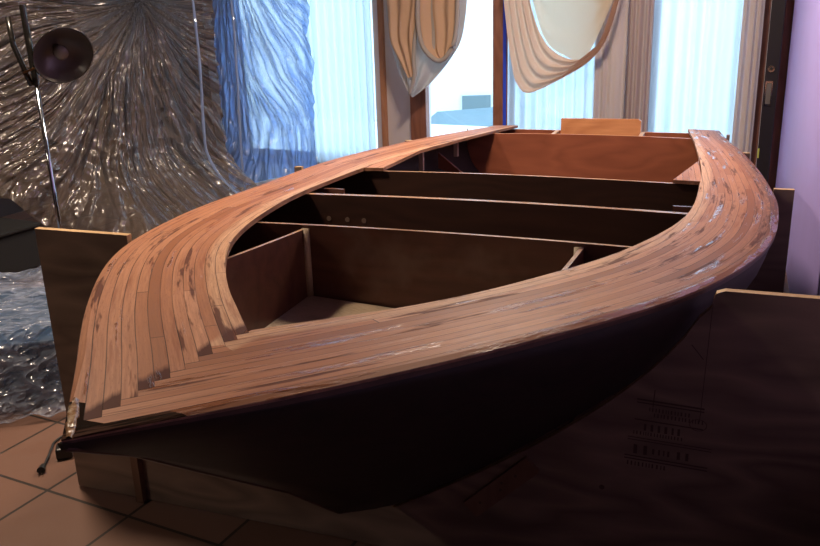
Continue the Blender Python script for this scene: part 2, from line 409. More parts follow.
# polylines for distances
SS = np.linspace(0, 1, 321)
def outline(side): return np.array([[s*LB, side*bhalf(s*LB, side)] for s in SS])
OUT = {1: outline(1), -1: outline(-1)}
for k in OUT:                              # extend past the stem so distances stay sensible
    pass
def dl(P, side):
    A = OUT[side][:-1]; B = OUT[side][1:]; AB = B-A; seg = np.hypot(*AB.T); cum = np.concatenate([[0], np.cumsum(seg)])
    t = np.clip(((P[:, None]-A)*AB).sum(-1)/(AB**2).sum(-1), 0, 1)
    q = A+t[..., None]*AB; dd = np.hypot(*(P[:, None]-q).transpose(2, 0, 1)); k = dd.argmin(1); i = np.arange(len(P))
    return dd[i, k], cum[k]+t[i, k]*seg[k]
def attrs(o, P, inn=None):
    me = o.data; P = np.array(P)
    dR, lR = dl(P, 1); dL, lL = dl(P, -1)
    for nme, a in (('dR', dR), ('dL', dL), ('lR', lR), ('lL', lL), ('uu', P[:, 0]), ('inn', np.zeros(len(P)) if inn is None else np.array(inn))):
        at = me.attributes.new(nme, 'FLOAT', 'POINT'); at.data.foreach_set('value', a.astype(np.float32))
def make_deck():
    V = []; Fc = []; K = []; P2 = []; inn = []
    NU, NV = 260, 22; SB = .058
    for side in (-1, 1):
        base = len(V)
        for layer in (0, 1):
            for i in range(NU):
                s = (i/(NU-1))**1.25
                uo = s*LB; o_ = (uo, side*bhalf(uo, side))
                if s <= SB:
                    f = s/SB; q = (SA*LB*f, 0.)
                else:
                    f = (s-SB)/(1-SB); f2 = f; u2 = (SA+(1-SA)*f2)*LB; q = (u2, side*ihalf(u2, side))
                    if i == NU-1: q = (LB, side*ihalf(LB, side))
                for j in range(NV):
                    t = j/(NV-1); u = o_[0]+(q[0]-o_[0])*t; v = o_[1]+(q[1]-o_[1])*t
                    z = shz(u)+crown(u, v)
                    if layer == 0 and j == 0: z -= .004*tf(u)
                    if layer: z -= (.014 if j else .0085)*tf(u)
                    V.append(L3(u, v, z)); P2.append((u, v)); inn.append(t if s > SB*.8 else 0.)
        n = NU*NV
        for q in grid(NU, NV):
            Fc.append(tuple(x+base for x in q)); K.append(0)
            Fc.append(tuple(x+base+n for x in q)); K.append(1)
        for i in range(NU-1):
            for j in (0, NV-1):
                s = (i/(NU-1))**1.25
                if j == NV-1 and s < SB*.9: continue
                a = base+i*NV+j; b = base+(i+1)*NV+j
                Fc.append((a, b, b+n, a+n)); K.append(1)
        for j in range(NV-1):
            a = base+(NU-1)*NV+j; Fc.append((a, a+1, a+1+n, a+n)); K.append(1)
    me = bpy.data.meshes.new('deck'); me.from_pydata(V, [], Fc); me.update()
    me.materials.append(M['deck']); me.materials.append(M['plank_edge'])
    for p, k in zip(me.polygons, K): p.material_index = k; p.use_smooth = False
    o = bpy.data.objects.new('deck', me); C.objects.link(o); o.parent = boat
    attrs(o, P2, inn)
    bm = bmesh.new(); bm.from_mesh(me); bmesh.ops.remove_doubles(bm, verts=bm.verts, dist=1e-5); bmesh.ops.recalc_face_normals(bm, faces=bm.faces); bm.to_mesh(me); bm.free()
    o['label'] = 'deck of narrow salmon brown strips meeting herringbone fashion at the bow'
    return o
make_deck()
# triangular deck knees beside the third bulkhead
for tri in ([(2.365, -.662), (2.367, -.549), (2.908, -.588)], [(2.371, .632), (2.368, .536), (2.887, .602)]):
    V = []; P = []; A, B, D = [Vector((*p, 0)) for p in tri]; n = 8
    for layer in (0, 1):
        for i in range(n+1):
            for j in range(n+1):
                a = A.lerp(B, j/n).lerp(D, i/n); V.append(L3(a.x, a.y, shz(a.x)+crown(a.x, a.y)-.0005-layer*.013)); P.append((a.x, a.y))
    m_ = (n+1)**2; Fc = []; K = []
    for q in grid(n+1, n+1): Fc += [q, tuple(x+m_ for x in q)]; K += [0, 1]
    for j in range(n): Fc.append((j, j+1, j+1+m_, j+m_)); K.append(1)
    for i in range(n):
        for j in (0, n):
            a = i*(n+1)+j; b = (i+1)*(n+1)+j; Fc.append((a, b, b+m_, a+m_)); K.append(1)
    o = obj('deck_knee', V, Fc, None, boat, mats=[M['deck'], M['plank_edge']], fm=K); attrs(o, P, [.7]*len(P))
# hull shell
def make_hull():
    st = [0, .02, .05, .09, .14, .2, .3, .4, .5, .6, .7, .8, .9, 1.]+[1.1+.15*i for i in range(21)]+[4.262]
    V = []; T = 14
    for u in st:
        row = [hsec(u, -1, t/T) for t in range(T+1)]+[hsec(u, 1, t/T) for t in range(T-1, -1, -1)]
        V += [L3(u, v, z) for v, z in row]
    o = obj('hull', V, grid(len(st), 2*T+1), M['hull'], boat, smooth=True, label='unpainted hull planking, shade darkened into its colour')
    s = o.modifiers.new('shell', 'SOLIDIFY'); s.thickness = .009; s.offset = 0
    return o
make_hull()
# sheer clamp band outside, right under the deck edge
for side in (-1, 1):
    V = []; st = np.linspace(0, LB-.01, 120)
    for u in st:
        b = bhalf(u, side)
        for dv, dz in ((.0015, -.009), (.0005, -.0175), (-.010, -.0175), (-.010, -.0145)):
            V.append(L3(u, side*max(b+dv-.002, .0), shz(u)+dz*tf(u)))
    Fc = []
    for i in range(119):
        for j in range(4): Fc.append((i*4+j, i*4+(j+1) % 4, (i+1)*4+(j+1) % 4, (i+1)*4+j))
    Fc += [(0, 1, 2, 3), tuple(119*4+j for j in (3, 2, 1, 0))]
    obj('sheer_clamp', V, Fc, M['rail'], boat)
# stem head with lumps of epoxy on its port face
g_ = MB()
g_.tube([L3(.004, 0, shz(0)-.012)]+[L3(x, 0, keel(x)-.001) for x in (.02, .06, .12, .2, .25, .35, .5, .7, .9)], .005, 8)
g_.build('stem', M['rail'], boat, True)
V = []; n1, n2 = 16, 9
for i in range(n1):
    f = i/(n1-1); u = .006+.098*f; b = bhalf(u, -1)
    for j in range(n2):
        a = math.pi*j/(n2-1); r = (.0075+.0035*noise.noise(Vector((f*6, j*.7, 1))))*math.sin(math.pi*min(max(f, .06), .94))**.3
        V.append(L3(u, -b+.011+math.cos(a)*r*1.25, shz(u)-.001+math.sin(a)*r*.9))
obj('epoxy_bead', V, grid(n1, n2), M['epoxy'], boat, True, label='shiny amber epoxy bead')

# bulkheads, built as plates across the hull
def inner_v(u, side, z):                   # inside half width at height z
    lo, hi = 0., 1.
    for _ in range(30):
        m_ = (lo+hi)/2
        if hsec(u, side, m_)[1] > z: lo = m_
        else: hi = m_
    return hsec(u, side, lo)[0]
def plate(u, th, ztop_off, zbot, face, edge, name='bulkhead', crown_=True, label=None):
    poly = []; zt = lambda v: shz(u)+ztop_off+(crown(u, v) if crown_ else 0)
    for k in range(11):
        v = -.93*bhalf(u, -1)+k/10*(.93*(bhalf(u, -1)+bhalf(u, 1))); poly.append((v, zt(v)))
    for k in range(1, 13):
        z = zt(0)-.03+(zbot-zt(0)+.03)*k/12; poly.append((max(inner_v(u, 1, z)-.010, .004), z))
    for k in range(12, 0, -1):
        z = zt(0)-.03+(zbot-zt(0)+.03)*k/12; poly.append((min(inner_v(u, -1, z)+.010, -.004), z))
    mb = MB(); mb.prism(poly, lambda p, s: L3(u+th*s, p[0], p[1]), 0, 1)
    return mb.build(name, None, boat, mats=[face, edge], label=label)
plate(1.352, .011, -.0165, keel(1.35)+.05, M['dark_ply'], M['ply_edge'])
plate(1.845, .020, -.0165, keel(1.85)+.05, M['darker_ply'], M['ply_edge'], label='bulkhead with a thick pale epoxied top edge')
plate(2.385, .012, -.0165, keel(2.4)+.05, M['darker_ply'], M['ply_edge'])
plate(3.88, .012, -.0165, keel(3.9)+.05, M['mahogany'], M['mahogany_light'], label='red mahogany bulkhead near the stern')
# transom and its raised motor board
plate(4.245, .016, -.0165, keel(4.25)+.06, M['mahogany'], M['mahogany_light'], name='transom', crown_=False)
mb = MB(); zt = lambda u: shz(u)
poly = [(-.196, -.80+Z0), (-.196, -.7045+Z0), (-.08, -.7035+Z0), (.10, -.702+Z0), (.236, -.7015+Z0), (.249, -.712+Z0), (.249, -.80+Z0)]
mb.prism(poly, lambda p, s: L3(4.222+.022*s, p[0], p[1])); mb.build('motor_board', M['mahogany_light'], boat, bevel=.002, label='raised light brown board on the transom')
for v in (-.215, .262):
    mb = MB(); mb.box((3.893, -v-.011, shz(4)-.055), (4.22, -v+.011, shz(4)-.030)); mb.build('carlin', M['cleat'], boat)
# longitudinal side panels of the bow well and its floor
for side in (-1, 1):
    v0 = .385 if side > 0 else .378
    us = [.70+.652*k/14 for k in range(15)]
    V = []
    for u in us:
        zb = -.80+Z0
        while zb < shz(u)-.05 and abs(inner_v(u, side, zb)) < v0+.022: zb += .004
        for v in (v0-.005, v0+.005):
            V += [L3(u, side*v, shz(u)-.018), L3(u, side*v, zb)]
    Fc = []; K = []
    for i in range(14):
        a = i*4; b = a+4
        Fc += [(a, a+1, b+1, b), (a+2, b+2, b+3, a+3), (a, b, b+2, a+2), (a+1, a+3, b+3, b+1)]; K += [0, 0, 1, 0]
    Fc += [(0, 2, 3, 1), (56, 57, 59, 58)]; K += [0, 0]
    obj('side_panel', V, Fc, None, boat, mats=[M['dark_ply'], M['ply_edge']], fm=K)
V = []
us = [.60+.745*k/14 for k in range(15)]
for u in us:
    for k in range(13):
        f = k/12*2-1; zz = -.80+Z0-.02*(1-abs(f))
        w = min(.372, abs(inner_v(u, 1, zz))-.012)
        V.append(L3(u, f*w, zz))
obj('well_floor', V, grid(15, 13), M['glue'], boat, True, label='pale glue smeared floor of the bow well')
# glue fillets in the well corners
for side in (-1, 1):
    mb = MB(); v0 = .38 if side > 0 else .373
    mb.tube([L3(1.346, side*(v0-.002), -.606+Z0), L3(1.346, side*(v0-.002), -.80+Z0)], .012, 8); mb.build('glue_fillet', M['glue'], boat, True)
# short stub frames between bulkheads 2 and 3
for side, a, b in ((-1, .553, .70), (1, .56, .70)):
    mb = MB(); zz = shz(2.0)-.002
    mb.box((2.0, -side*b, zz-.10), (2.012, -side*a, zz-.014)) if side < 0 else mb.box((2.0, -side*a, zz-.10), (2.012, -side*b, zz-.014))
    mb.build('stub_frame', M['dark_ply'], boat)
for u, v, z, h in ((3.0, -.618, -.697, .085), (3.48, -.598, -.722, .08)):
    mb = MB(); mb.box((u, -v-.010, z-h+Z0), (u+.02, -v+.010, z+Z0)); mb.build('cleat', M['cleat'], boat)
mb = MB(); mb.prism([(-.70, -.79), (-.56, -.90), (-.50, -.91), (-.62, -.90), (-.70, -.87)], lambda p, s: L3(3.5+.02*s, p[0], p[1]+Z0)); mb.build('hull_knee', M['mahogany'], boat)
for v in (-.540, -.472, -.412):
    mb = MB(); mb.tube([L3(1.8445, v, -.7125+Z0), L3(1.8435, v, -.7125+Z0)], .0085, 14); mb.build('pale_disc', M['plug'], boat)  # three small pale discs on the second bulkhead's face

# ------------------------------------------------------------------ plywood molds
def mold(u, WL, WR, zL, zR, label, face, th=.018, group=None, round_=0.):
    root = empty('plywood_mold', (B0[0]+hd.x*u, B0[1]+hd.y*u, 0), math.pi/2-YAW)
    tag(root, label, 'plywood mold', group)
    off = .020; poly = [(-WL, .004), (-WL, zL+Z0)]
    bl = max(bhalf(u, -1), bhalf(u+.018, -1))+.008; br = max(bhalf(u, 1), bhalf(u+.018, 1))+.008
    poly.append((-bl, zL+Z0+(.001))); T = 14
    sec = []
    for k in range(T+1):
        v, z = hsec(u, -1, k/T, off); z -= .012
        if k == 0: z = shz(u)-.046; v = -bl
        sec.append((v, min(z, shz(u)-.046)))
    sec2 = []
    for k in range(T-1, -1, -1):
        v, z = hsec(u, 1, k/T, off); z -= .012
        if k == 0: z = shz(u)-.046; v = br
        sec2.append((v, min(z, shz(u)-.046)))
    poly += sec+sec2
    if round_: poly += [(br+.001, zR+Z0-.02), (br+.006, zR+Z0-.006), (br+.022, zR+Z0)]
    else: poly.append((br, zR+Z0))
    poly += [(WR, zR+Z0), (WR, .004)]
    mb = MB(); mb.prism(poly, lambda p, s: L3(th*s, p[0], p[1]), 0, 1)
    p = mb.build('panel', None, root, mats=[face, M['mold_edge']])
    return root
f1 = mold(1.0, .98, .985, -.553, -.571, 'widest plywood mold nearest the camera, under the bow and right foreground', M['mold'], round_=1)
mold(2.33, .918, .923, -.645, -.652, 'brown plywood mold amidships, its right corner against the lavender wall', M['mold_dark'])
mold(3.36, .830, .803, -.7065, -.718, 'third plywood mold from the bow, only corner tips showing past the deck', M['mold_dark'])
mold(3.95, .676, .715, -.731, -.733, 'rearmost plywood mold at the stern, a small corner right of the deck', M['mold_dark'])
# things fixed to the first mold
mb = MB(); mb.box((-.02, .742, .004), (-.0005, .765, .215)); mb.build('batten', M['batten'], f1)
a = Vector((.184, -1.145+Z0)); b = Vector((.330, -1.000+Z0)); dd = (b-a).normalized(); pp = Vector((dd.y, -dd.x))
mb = MB(); mb.prism([a, b, b+pp*.045, a+pp*.045], lambda p, s: L3(-.013+.0125*s, p[0], p[1])); cl = mb.build('cleat', M['batten'], f1, bevel=.002)
for t, o_ in ((.035, .022), (.10, .026), (.115, .014), (.155, .02)):
    c = a+dd*t+pp*o_; mb = MB(); mb.tube([L3(-.0135, c.x, c.y), L3(-.0128, c.x, c.y)], .0035, 10); mb.build('screw_hole', M['ink'], cl)
mb = MB()
def inkline(v0, z0, v1, z1, w=.0012):
    a = Vector((v0, z0)); b = Vector((v1, z1)); d_ = (b-a).normalized(); p_ = Vector((-d_.y, d_.x))*w
    q = [a-p_, b-p_, b+p_, a+p_]; mb.add([L3(-.0006, x.x, x.y) for x in q], [(0, 1, 2, 3)])
inkline(.699, -.60+Z0, .692, -.86+Z0, .0007); inkline(.665, -.69+Z0, .690, -.72+Z0, .001); inkline(.600, -.80+Z0, .598, -.84+Z0, .001)
pencil = mb.build('pencil_line', M['ink'], f1)
mb = MB(); random.seed(3)
for r_, (z, x0, x1, w) in enumerate(((-.825, .565, .70, .002), (-.832, .565, .70, .0015), (-.872, .562, .70, .0015), (-.915, .55, .72, .001), (-.921, .55, .72, .001), (-.960, .545, .715, .0015), (-.967, .545, .715, .0015))):
    inkline(x0, z+Z0, x1, z-.005+Z0, w)
for z, x0, x1, hgt in ((-.845, .59, .67, .009), (-.857, .60, .70, .009), (-.888, .58, .66, .016), (-.903, .56, .66, .008), (-.943, .56, .585, .022), (-.943, .60, .64, .013), (-.943, .65, .675, .018), (-.978, .55, .63, .010)):
    x = x0
    while x < x1:
        w = hgt*(.35+.3*random.random()); inkline(x+w/2, z-hgt/2+Z0-(x-.55)*.03, x+w/2, z+hgt/2+Z0-(x-.55)*.03, w*.28); x += w*1.5
for r_ in (.013,):
    for k in range(20):
        a0, a1 = 2*math.pi*k/20, 2*math.pi*(k+1)/20
        inkline(.69+r_*1.3*math.cos(a0), -.868+Z0+r_*math.sin(a0), .69+r_*1.3*math.cos(a1), -.868+Z0+r_*math.sin(a1), .0007)
mb.build('grade_stamp', M['ink'], f1, label='faded black lumber stamp')
mb = MB(); mb.tube([L3(-.0006, .50, -1.05+Z0), L3(-.0002, .50, -1.05+Z0)], .006, 10); mb.build('knot', M['ink'], f1)

# ------------------------------------------------------------------ room
A1 = math.radians(-27.5); E1 = Vector((math.cos(A1), math.sin(A1), 0)); E2 = Vector((-math.sin(A1), math.cos(A1), 0))
RM = lambda a, b, z=0.: E1*a+E2*b+Vector((0, 0, z))
RT = Matrix.Rotation(A1, 4, 'Z')
def rbox(mb, a0, a1, b0, b1, z0, z1, k=0): mb.box((a0, b0, z0), (a1, b1, z1), k, RT)
def struct(name, mb, m, mats=None, parent=None, kind='structure'):
    o = mb.build(name, m, parent, mats=mats)
    if parent is None: o['kind'] = kind
    return o
A_L, A_R, D, BK, ZC = -4.95, 2.6, 5.9, -2.2, 2.55
mb = MB(); rbox(mb, A_L-.15, A_R+.15, BK-.15, D+.12, -.1, 0.)
fl = struct('floor', mb, tile_mat((-1.062, 2.153), A1))
mb = MB(); rbox(mb, A_L-.15, A_R+.15, BK-.15, D+.12, ZC, ZC+.1); struct('ceiling', mb, M['ceil'])
mb = MB(); rbox(mb, A_L-.12, A_L, BK, D, 0, ZC); struct('wall_left', mb, M['darkwall'])
mb = MB(); VW = 1.02
mb.prism([(-2.9, VW), (5.30, VW), (5.30, VW+.12), (-2.9, VW+.12)], lambda p, s_: Vector((B0[0], B0[1], 0))+hd*p[0]+nn*p[1]+Vector((0, 0, ZC*s_)))
struct('wall_right', mb, M['lavender'])
mb = MB(); rbox(mb, A_L, A_R, BK-.12, BK, 0, ZC); struct('wall_front', mb, M['darkwall'])
mb = MB()
OP = [(-4.62, -3.31), (-2.905, -2.33), (-2.19, -1.555), (-1.21, -.61)]
ZS, ZT = .04, 2.15
xs = [A_L]+[x for o_ in OP for x in o_]+[A_R]
for k in range(0, len(xs), 2): rbox(mb, xs[k], xs[k+1], D, D+.12, 0, ZC)
for a0, a1 in OP: rbox(mb, a0, a1, D, D+.12, 0, ZS); rbox(mb, a0, a1, D, D+.12, ZT, ZC)
struct('wall_back', mb, M['mauve'])
# window frames and panes (structure)
for k, (a0, a1) in enumerate(OP):
    w = empty('window_%d' % (k+1), RM((a0+a1)/2, D, 0)); w['kind'] = 'structure'
    inv = Matrix.Translation(w.location).inverted()
    fw = .03 if k != 1 else .010; m_ = M['outdoor_white'] if k != 1 else M['trim_wood']
    f = MB()
    for (p0, p1, q0, q1) in ((a0, a0+fw, ZS, ZT), (a1-fw, a1, ZS, ZT), (a0, a1, ZS, ZS+.06), (a0, a1, ZT-.05, ZT)): rbox(f, p0, p1, D+.03, D+.07, q0, q1)
    if k == 0: rbox(f, -3.97, -3.92, D+.03, D+.07, ZS, ZT)
    f.v = [inv @ Vector(p) for p in f.v]; f.build('window_frame', m_, w)
    f = MB(); rbox(f, a0+fw, a1-fw, D+.048, D+.052, ZS+.06, ZT-.05); f.v = [inv @ Vector(p) for p in f.v]; f.build('pane', M['pane'], w)
# posts and trim around the door window
def trim(n, a0, a1, b0, b1, m_, z0=0, z1=2.3):
    mb = MB(); rbox(mb, a0, a1, b0, b1, z0, z1); return struct('trim_%d' % n, mb, m_)
trim(1, -3.005, -2.872, D-.035, D-.001, M['trim_wood'])
trim(2, -2.33, -2.185, D-.035, D-.001, M['trim_wood'])
trim(3, -3.262, -3.222, D-.03, D-.001, M['trim_orange'])
trim(4, -3.312, -3.262, D-.012, D-.001, M['mauve'])
trim(5, -.545, -.515, D-.05, D-.001, M['trim_wood'])
trim(6, -.513, -.482, D-.04, D-.001, M['mauve'])
trim(7, -.44, -.375, D-.03, D-.001, M['trim_wood'])
mb = MB(); rbox(mb, -2.252, -2.228, D-.037, D-.0352, .3, 2.3); tp = mb.build('masking_tape', M['tape'])
tag(tp, 'long strip of blue masking tape down the reddish window post', 'tape')
# curtains
def curtain(name, a0, a1, b, z0, z1, amp, n, m_, parent=None, seed=0, nz=14):
    V = []; NA = max(30, n*10)
    for i in range(NA):
        f = i/(NA-1)
        for j in range(nz):
            h = j/(nz-1)
            wv = math.sin(f*n*2*math.pi+seed+1.2*math.sin(f*7+seed))*amp*(1-.35*h)+noise.noise(Vector((f*8+seed, h*1.5, seed)))*amp*.8
            sh = noise.noise(Vector((f*3, h*1.2, seed+5)))*.008
            V.append(RM(a0+(a1-a0)*f+sh, b+wv, z0+(z1-z0)*h))
    return obj(name, V, grid(NA, nz), m_, parent, True)
tag(curtain('sheer_curtain', -3.93, -3.32, D-.05, .03, 2.2, .018, 9, M['sheer'], seed=1), 'sheer white curtain beside the hanging blue plastic, leftmost window', 'curtain')
tag(curtain('sheer_curtain', -2.20, -1.50, D-.09, .03, 2.2, .018, 10, M['sheer'], seed=2), 'sheer white curtain behind the right cream swag', 'curtain')
tag(curtain('sheer_curtain', -1.24, -.60, D-.05, .03, 2.2, .018, 7, M['sheer'], seed=3), 'sheer white curtain on the window nearest the lavender wall', 'curtain')
tag(curtain('drape', -1.56, -1.36, D-.12, .02, 2.3, .014, 3, M['drape'], seed=5), 'grey drape panel right of the cream swag window', 'drape')
tag(curtain('drape', -1.352, -1.195, D-.13, .02, 2.3, .016, 4, M['drape_brown'], seed=6), 'brownish grey pleated drape left of the rightmost window', 'drape')
tag(curtain('drape', -.665, -.545, D-.12, .02, 2.3, .012, 3, M['drape'], seed=7), 'narrow grey drape between the rightmost window and the black level', 'drape')
zc = lambda z: z+Z0
under = lambda root, o: (setattr(o, 'parent', root), setattr(o, 'matrix_parent_inverse', Matrix.Translation(root.location).inverted()))
def resample(pl, n):
    P = [Vector(p) for p in pl]; L_ = [0]
    for k in range(1, len(P)): L_.append(L_[-1]+(P[k]-P[k-1]).length)
    out_ = []
    for i in range(n):
        x = L_[-1]*i/(n-1); k = 0
        while k < len(P)-2 and L_[k+1] < x: k += 1
        f = (x-L_[k])/(L_[k+1]-L_[k]); p0, p1, p2, p3 = P[max(k-1, 0)], P[k], P[k+1], P[min(k+2, len(P)-1)]
        out_.append(.5*(2*p1+(p2-p0)*f+(2*p0-5*p1+4*p2-p3)*f*f+(3*p1-p0-3*p2+p3)*f**3))
    return out_
def drapery(name, ca, cb, m_, b, amp, folds, belly=.0, seed=0, NT=60, NR=36):
    """cloth spanning two edge curves given in wall coordinates (e1, z), folded across"""
    A_, B_ = resample(ca, NT), resample(cb, NT); V = []
    for i in range(NT):
        for j in range(NR):
            r_ = j/(NR-1); p = A_[i].lerp(B_[i], r_)
            w = (B_[i]-A_[i]).length
            fo = math.sin(r_*folds*2*math.pi+2.*noise.noise(Vector((i*.05, seed, r_))))
            fo = fo*.7+.5*noise.noise(Vector((i*.04, r_*folds*2.2, seed+4)))
            V.append(RM(p.x, b-belly*math.sin(r_*math.pi)-amp*fo*min(1, w*6), zc(p.y)+amp*.25*fo*min(1, w*6)))
    return obj(name, V, grid(NT, NR), m_, None, True)
rc_in = [(-2.007, .233), (-1.998, .012), (-1.948, -.193), (-1.883, -.328), (-1.826, -.387), (-1.763, -.425), (-1.694, -.445), (-1.627, -.438), (-1.562, -.387), (-1.504, -.33), (-1.441, -.139), (-1.408, -.006), (-1.40, .233)]
rc_hem = [(-2.19, .233), (-2.176, .017), (-2.154, -.19), (-2.131, -.354), (-2.108, -.493), (-2.079, -.601), (-2.012, -.674), (-1.912, -.651), (-1.773, -.582), (-1.605, -.483), (-1.472, -.33), (-1.383, -.007), (-1.375, .233)]
s1 = empty('window_swag', RM(-1.78, D-.2, 0))
under(s1, drapery('swag_cloth', rc_in, rc_hem, M['swag'], D-.23, .026, 4.3, seed=1))
under(s1, drapery('swag_back', [(-2.0, .233), (-1.9, .233), (-1.8, .233), (-1.6, .233), (-1.41, .233)], [(-2.0, .0), (-1.90, -.30), (-1.76, -.42), (-1.60, -.42), (-1.41, .0)], M['swag_pale'], D-.20, .006, 2.5, seed=2))
tag(s1, 'cream and tan swag draped over the window right of the blue tape', 'window swag')
lt_l = [(-3.10, .233), (-3.093, .045), (-3.085, -.141), (-3.068, -.323), (-3.024, -.472), (-2.972, -.615), (-2.925, -.694), (-2.885, -.722)]
lt_r = [(-2.43, .233), (-2.438, .025), (-2.455, -.152), (-2.495, -.326), (-2.566, -.442), (-2.663, -.554), (-2.777, -.655), (-2.885, -.722)]
lo_l = [(-3.06, .233), (-3.052, .043), (-3.044, -.142), (-3.027, -.323), (-2.966, -.458), (-2.897, -.585)]
lo_r = [(-2.77, .233), (-2.773, .035), (-2.794, -.146), (-2.832, -.324), (-2.844, -.457), (-2.839, -.563)]
lp_l = [(-2.78, .225), (-2.781, .035), (-2.788, -.18), (-2.768, -.325), (-2.722, -.401), (-2.66, -.449), (-2.621, -.456)]
lp_r = [(-2.46, .225), (-2.476, .026), (-2.486, -.185), (-2.511, -.326), (-2.542, -.387), (-2.582, -.435), (-2.621, -.456)]
s2 = empty('window_swag', RM(-2.78, D-.2, 0))
under(s2, drapery('swag_tail', lt_l, lt_r, M['swag_grey'], D-.21, .022, 3.2, .03, seed=3))
under(s2, drapery('swag_fold', lo_l, lo_r, M['swag_orange'], D-.27, .018, 2.6, .01, seed=5))
under(s2, drapery('swag_roll', lp_l, lp_r, M['swag_orange'], D-.29, .020, 3.1, -.04, seed=6))
mb = MB(); P = resample(lp_l, 24)+resample(lp_r, 24)[::-1][1:]
mb.tube([RM(p.x, D-.30, zc(p.y)) for p in P], .017, 10); under(s2, mb.build('swag_rim', M['swag_grey'], None, True))
mb = MB(); P = resample([(x+.0, y) for x, y in lo_r]+[(-2.885, -.70)], 30)
mb.tube([RM(p.x, D-.275, zc(p.y)) for p in P], .015, 10); under(s2, mb.build('swag_hem', M['swag_grey'], None, True))
tag(s2, 'grey swag rolled round an orange fold over the left door post', 'window swag')
mb = MB(); mb.tube([RM(-3.3, D-.21, zc(.25)), RM(-.62, D-.21, zc(.25))], .014, 12)
tag(mb.build('curtain_rod', M['trim_wood']), 'reddish wooden rod above the windows carrying the swags', 'curtain rod')
# spirit level standing in the corner
lv = empty('spirit_level', RM(-.455, D-.17, 0))
mb = MB(); T = Matrix.Translation(-lv.location)
rbox(mb, -.497, -.420, D-.185, D-.155, .002, 1.80); mb.v = [T @ Vector(p) for p in mb.v]; lb = mb.build('body', M['levelbody'], lv, bevel=.003)
mb = MB()
zz = zc(-.50)
mb.tube([RM(-.464, D-.187, zz)-lv.location, RM(-.464, D-.192, zz)-lv.location], .020, 18); o = mb.build('round_vial', M['chrome'], lv)
mb = MB(); mb.tube([RM(-.464, D-.192, zz)-lv.location, RM(-.464, D-.194, zz)-lv.location], .009, 14); mb.build('vial_centre', M['black'], o)
mb = MB()
for p0, p1, q0, q1 in ((-.488, -.482, -.715, -.58), (-.452, -.446, -.715, -.58), (-.488, -.446, -.722, -.712), (-.488, -.446, -.583, -.573)): rbox(mb, p0, p1, D-.19, D-.186, zc(q0), zc(q1))
mb.v = [T @ Vector(p) for p in mb.v]; mb.build('vial_frame', M['chrome'], lv)
mb = MB(); rbox(mb, -.481, -.453, D-.188, D-.186, zc(-.71), zc(-.585)); mb.v = [T @ Vector(p) for p in mb.v]; mb.build('vial_window', M['shade_in'], lv)
mb = MB(); rbox(mb, -.497, -.487, D-.190, D-.186, zc(-1.045), zc(-.985)); mb.v = [T @ Vector(p) for p in mb.v]; mb.build('edge_vial', M['vial'], lv, label='small yellow green vial')
tag(lv, 'long black spirit level standing upright against the lavender wall corner', 'level')

# ------------------------------------------------------------------ outdoors
mb = MB(); mb.box((-14, 5., -.12), (14, 7.3, -.02), 0, Matrix.Rotation(A1, 4, 'Z') @ Matrix.Translation((0, 1.05, 0))); o = struct('terrace_ground', mb, M['concrete'])
mb = MB(); mb.box((-25, 9.5, -1.9), (25, 40, -1.75)); o = struct('street_ground', mb, M['concrete'])
rl = empty('porch_railing', RM(-.6, 8.2, 0)); T = Matrix.Translation(-rl.location)
def rp(mb, name): mb.v = [T @ Vector(p) for p in mb.v]; return mb.build(name, M['outdoor_white'], rl)
mb = MB(); rbox(mb, -1.7, 1.8, 8.17, 8.23, .86, .92); rp(mb, 'top_rail')
mb = MB(); rbox(mb, -1.7, 1.8, 8.18, 8.22, .12, .17); rp(mb, 'bottom_rail')
for k in range(24):
    mb = MB(); a = -1.65+k*.145; rbox(mb, a, a+.035, 8.18, 8.22, -.018, .86); rp(mb, 'baluster')
tag(rl, 'white porch railing with balusters outside the rightmost window', 'railing')
car = empty('car', (1.25, 12.2, -1.75), math.radians(8))
prof = [(-2.1, .28), (-2.1, .75), (-1.95, .9), (-1.2, .98), (-.65, 1.38), (.75, 1.42), (1.35, 1.0), (2.0, .88), (2.12, .6), (2.1, .28)]
mb = MB(); mb.prism(prof, lambda p, s: (p[0], -.85+1.7*s, p[1])); mb.build('body', M['car'], car, bevel=.05)
for pts in ([(-1.02, 1.0), (-.6, 1.32), (.0, 1.34), (.0, 1.0)], [(.06, 1.0), (.06, 1.34), (.68, 1.36), (1.12, 1.0)]):
    mb = MB(); mb.prism(pts, lambda p, s: (p[0], -.86+.008*s, p[1])); mb.build('window', M['car_glass'], car)
for x in (-1.3, 1.35):
    for y in (-.78, .78):
        mb = MB(); mb.tube([(x, y-.1, .31), (x, y+.1, .31)], .31, 20); mb.build('wheel', M['rubber'], car)
tag(car, 'pale teal car parked outside beyond the clear glass door', 'car')
hs = empty('neighbour_house', (1.0, 16.5, -1.75))
mb = MB(); mb.box((-12, 0, 0), (14, .4, 8.)); mb.build('wall', M['sidingw'], hs)
mb = MB(); mb.box((.10, -.05, .35), (.64, -.001, 1.2)); mb.build('window_shutter', M['sidingt'], hs)
tag(hs, 'overexposed white building far outside the windows', 'building')

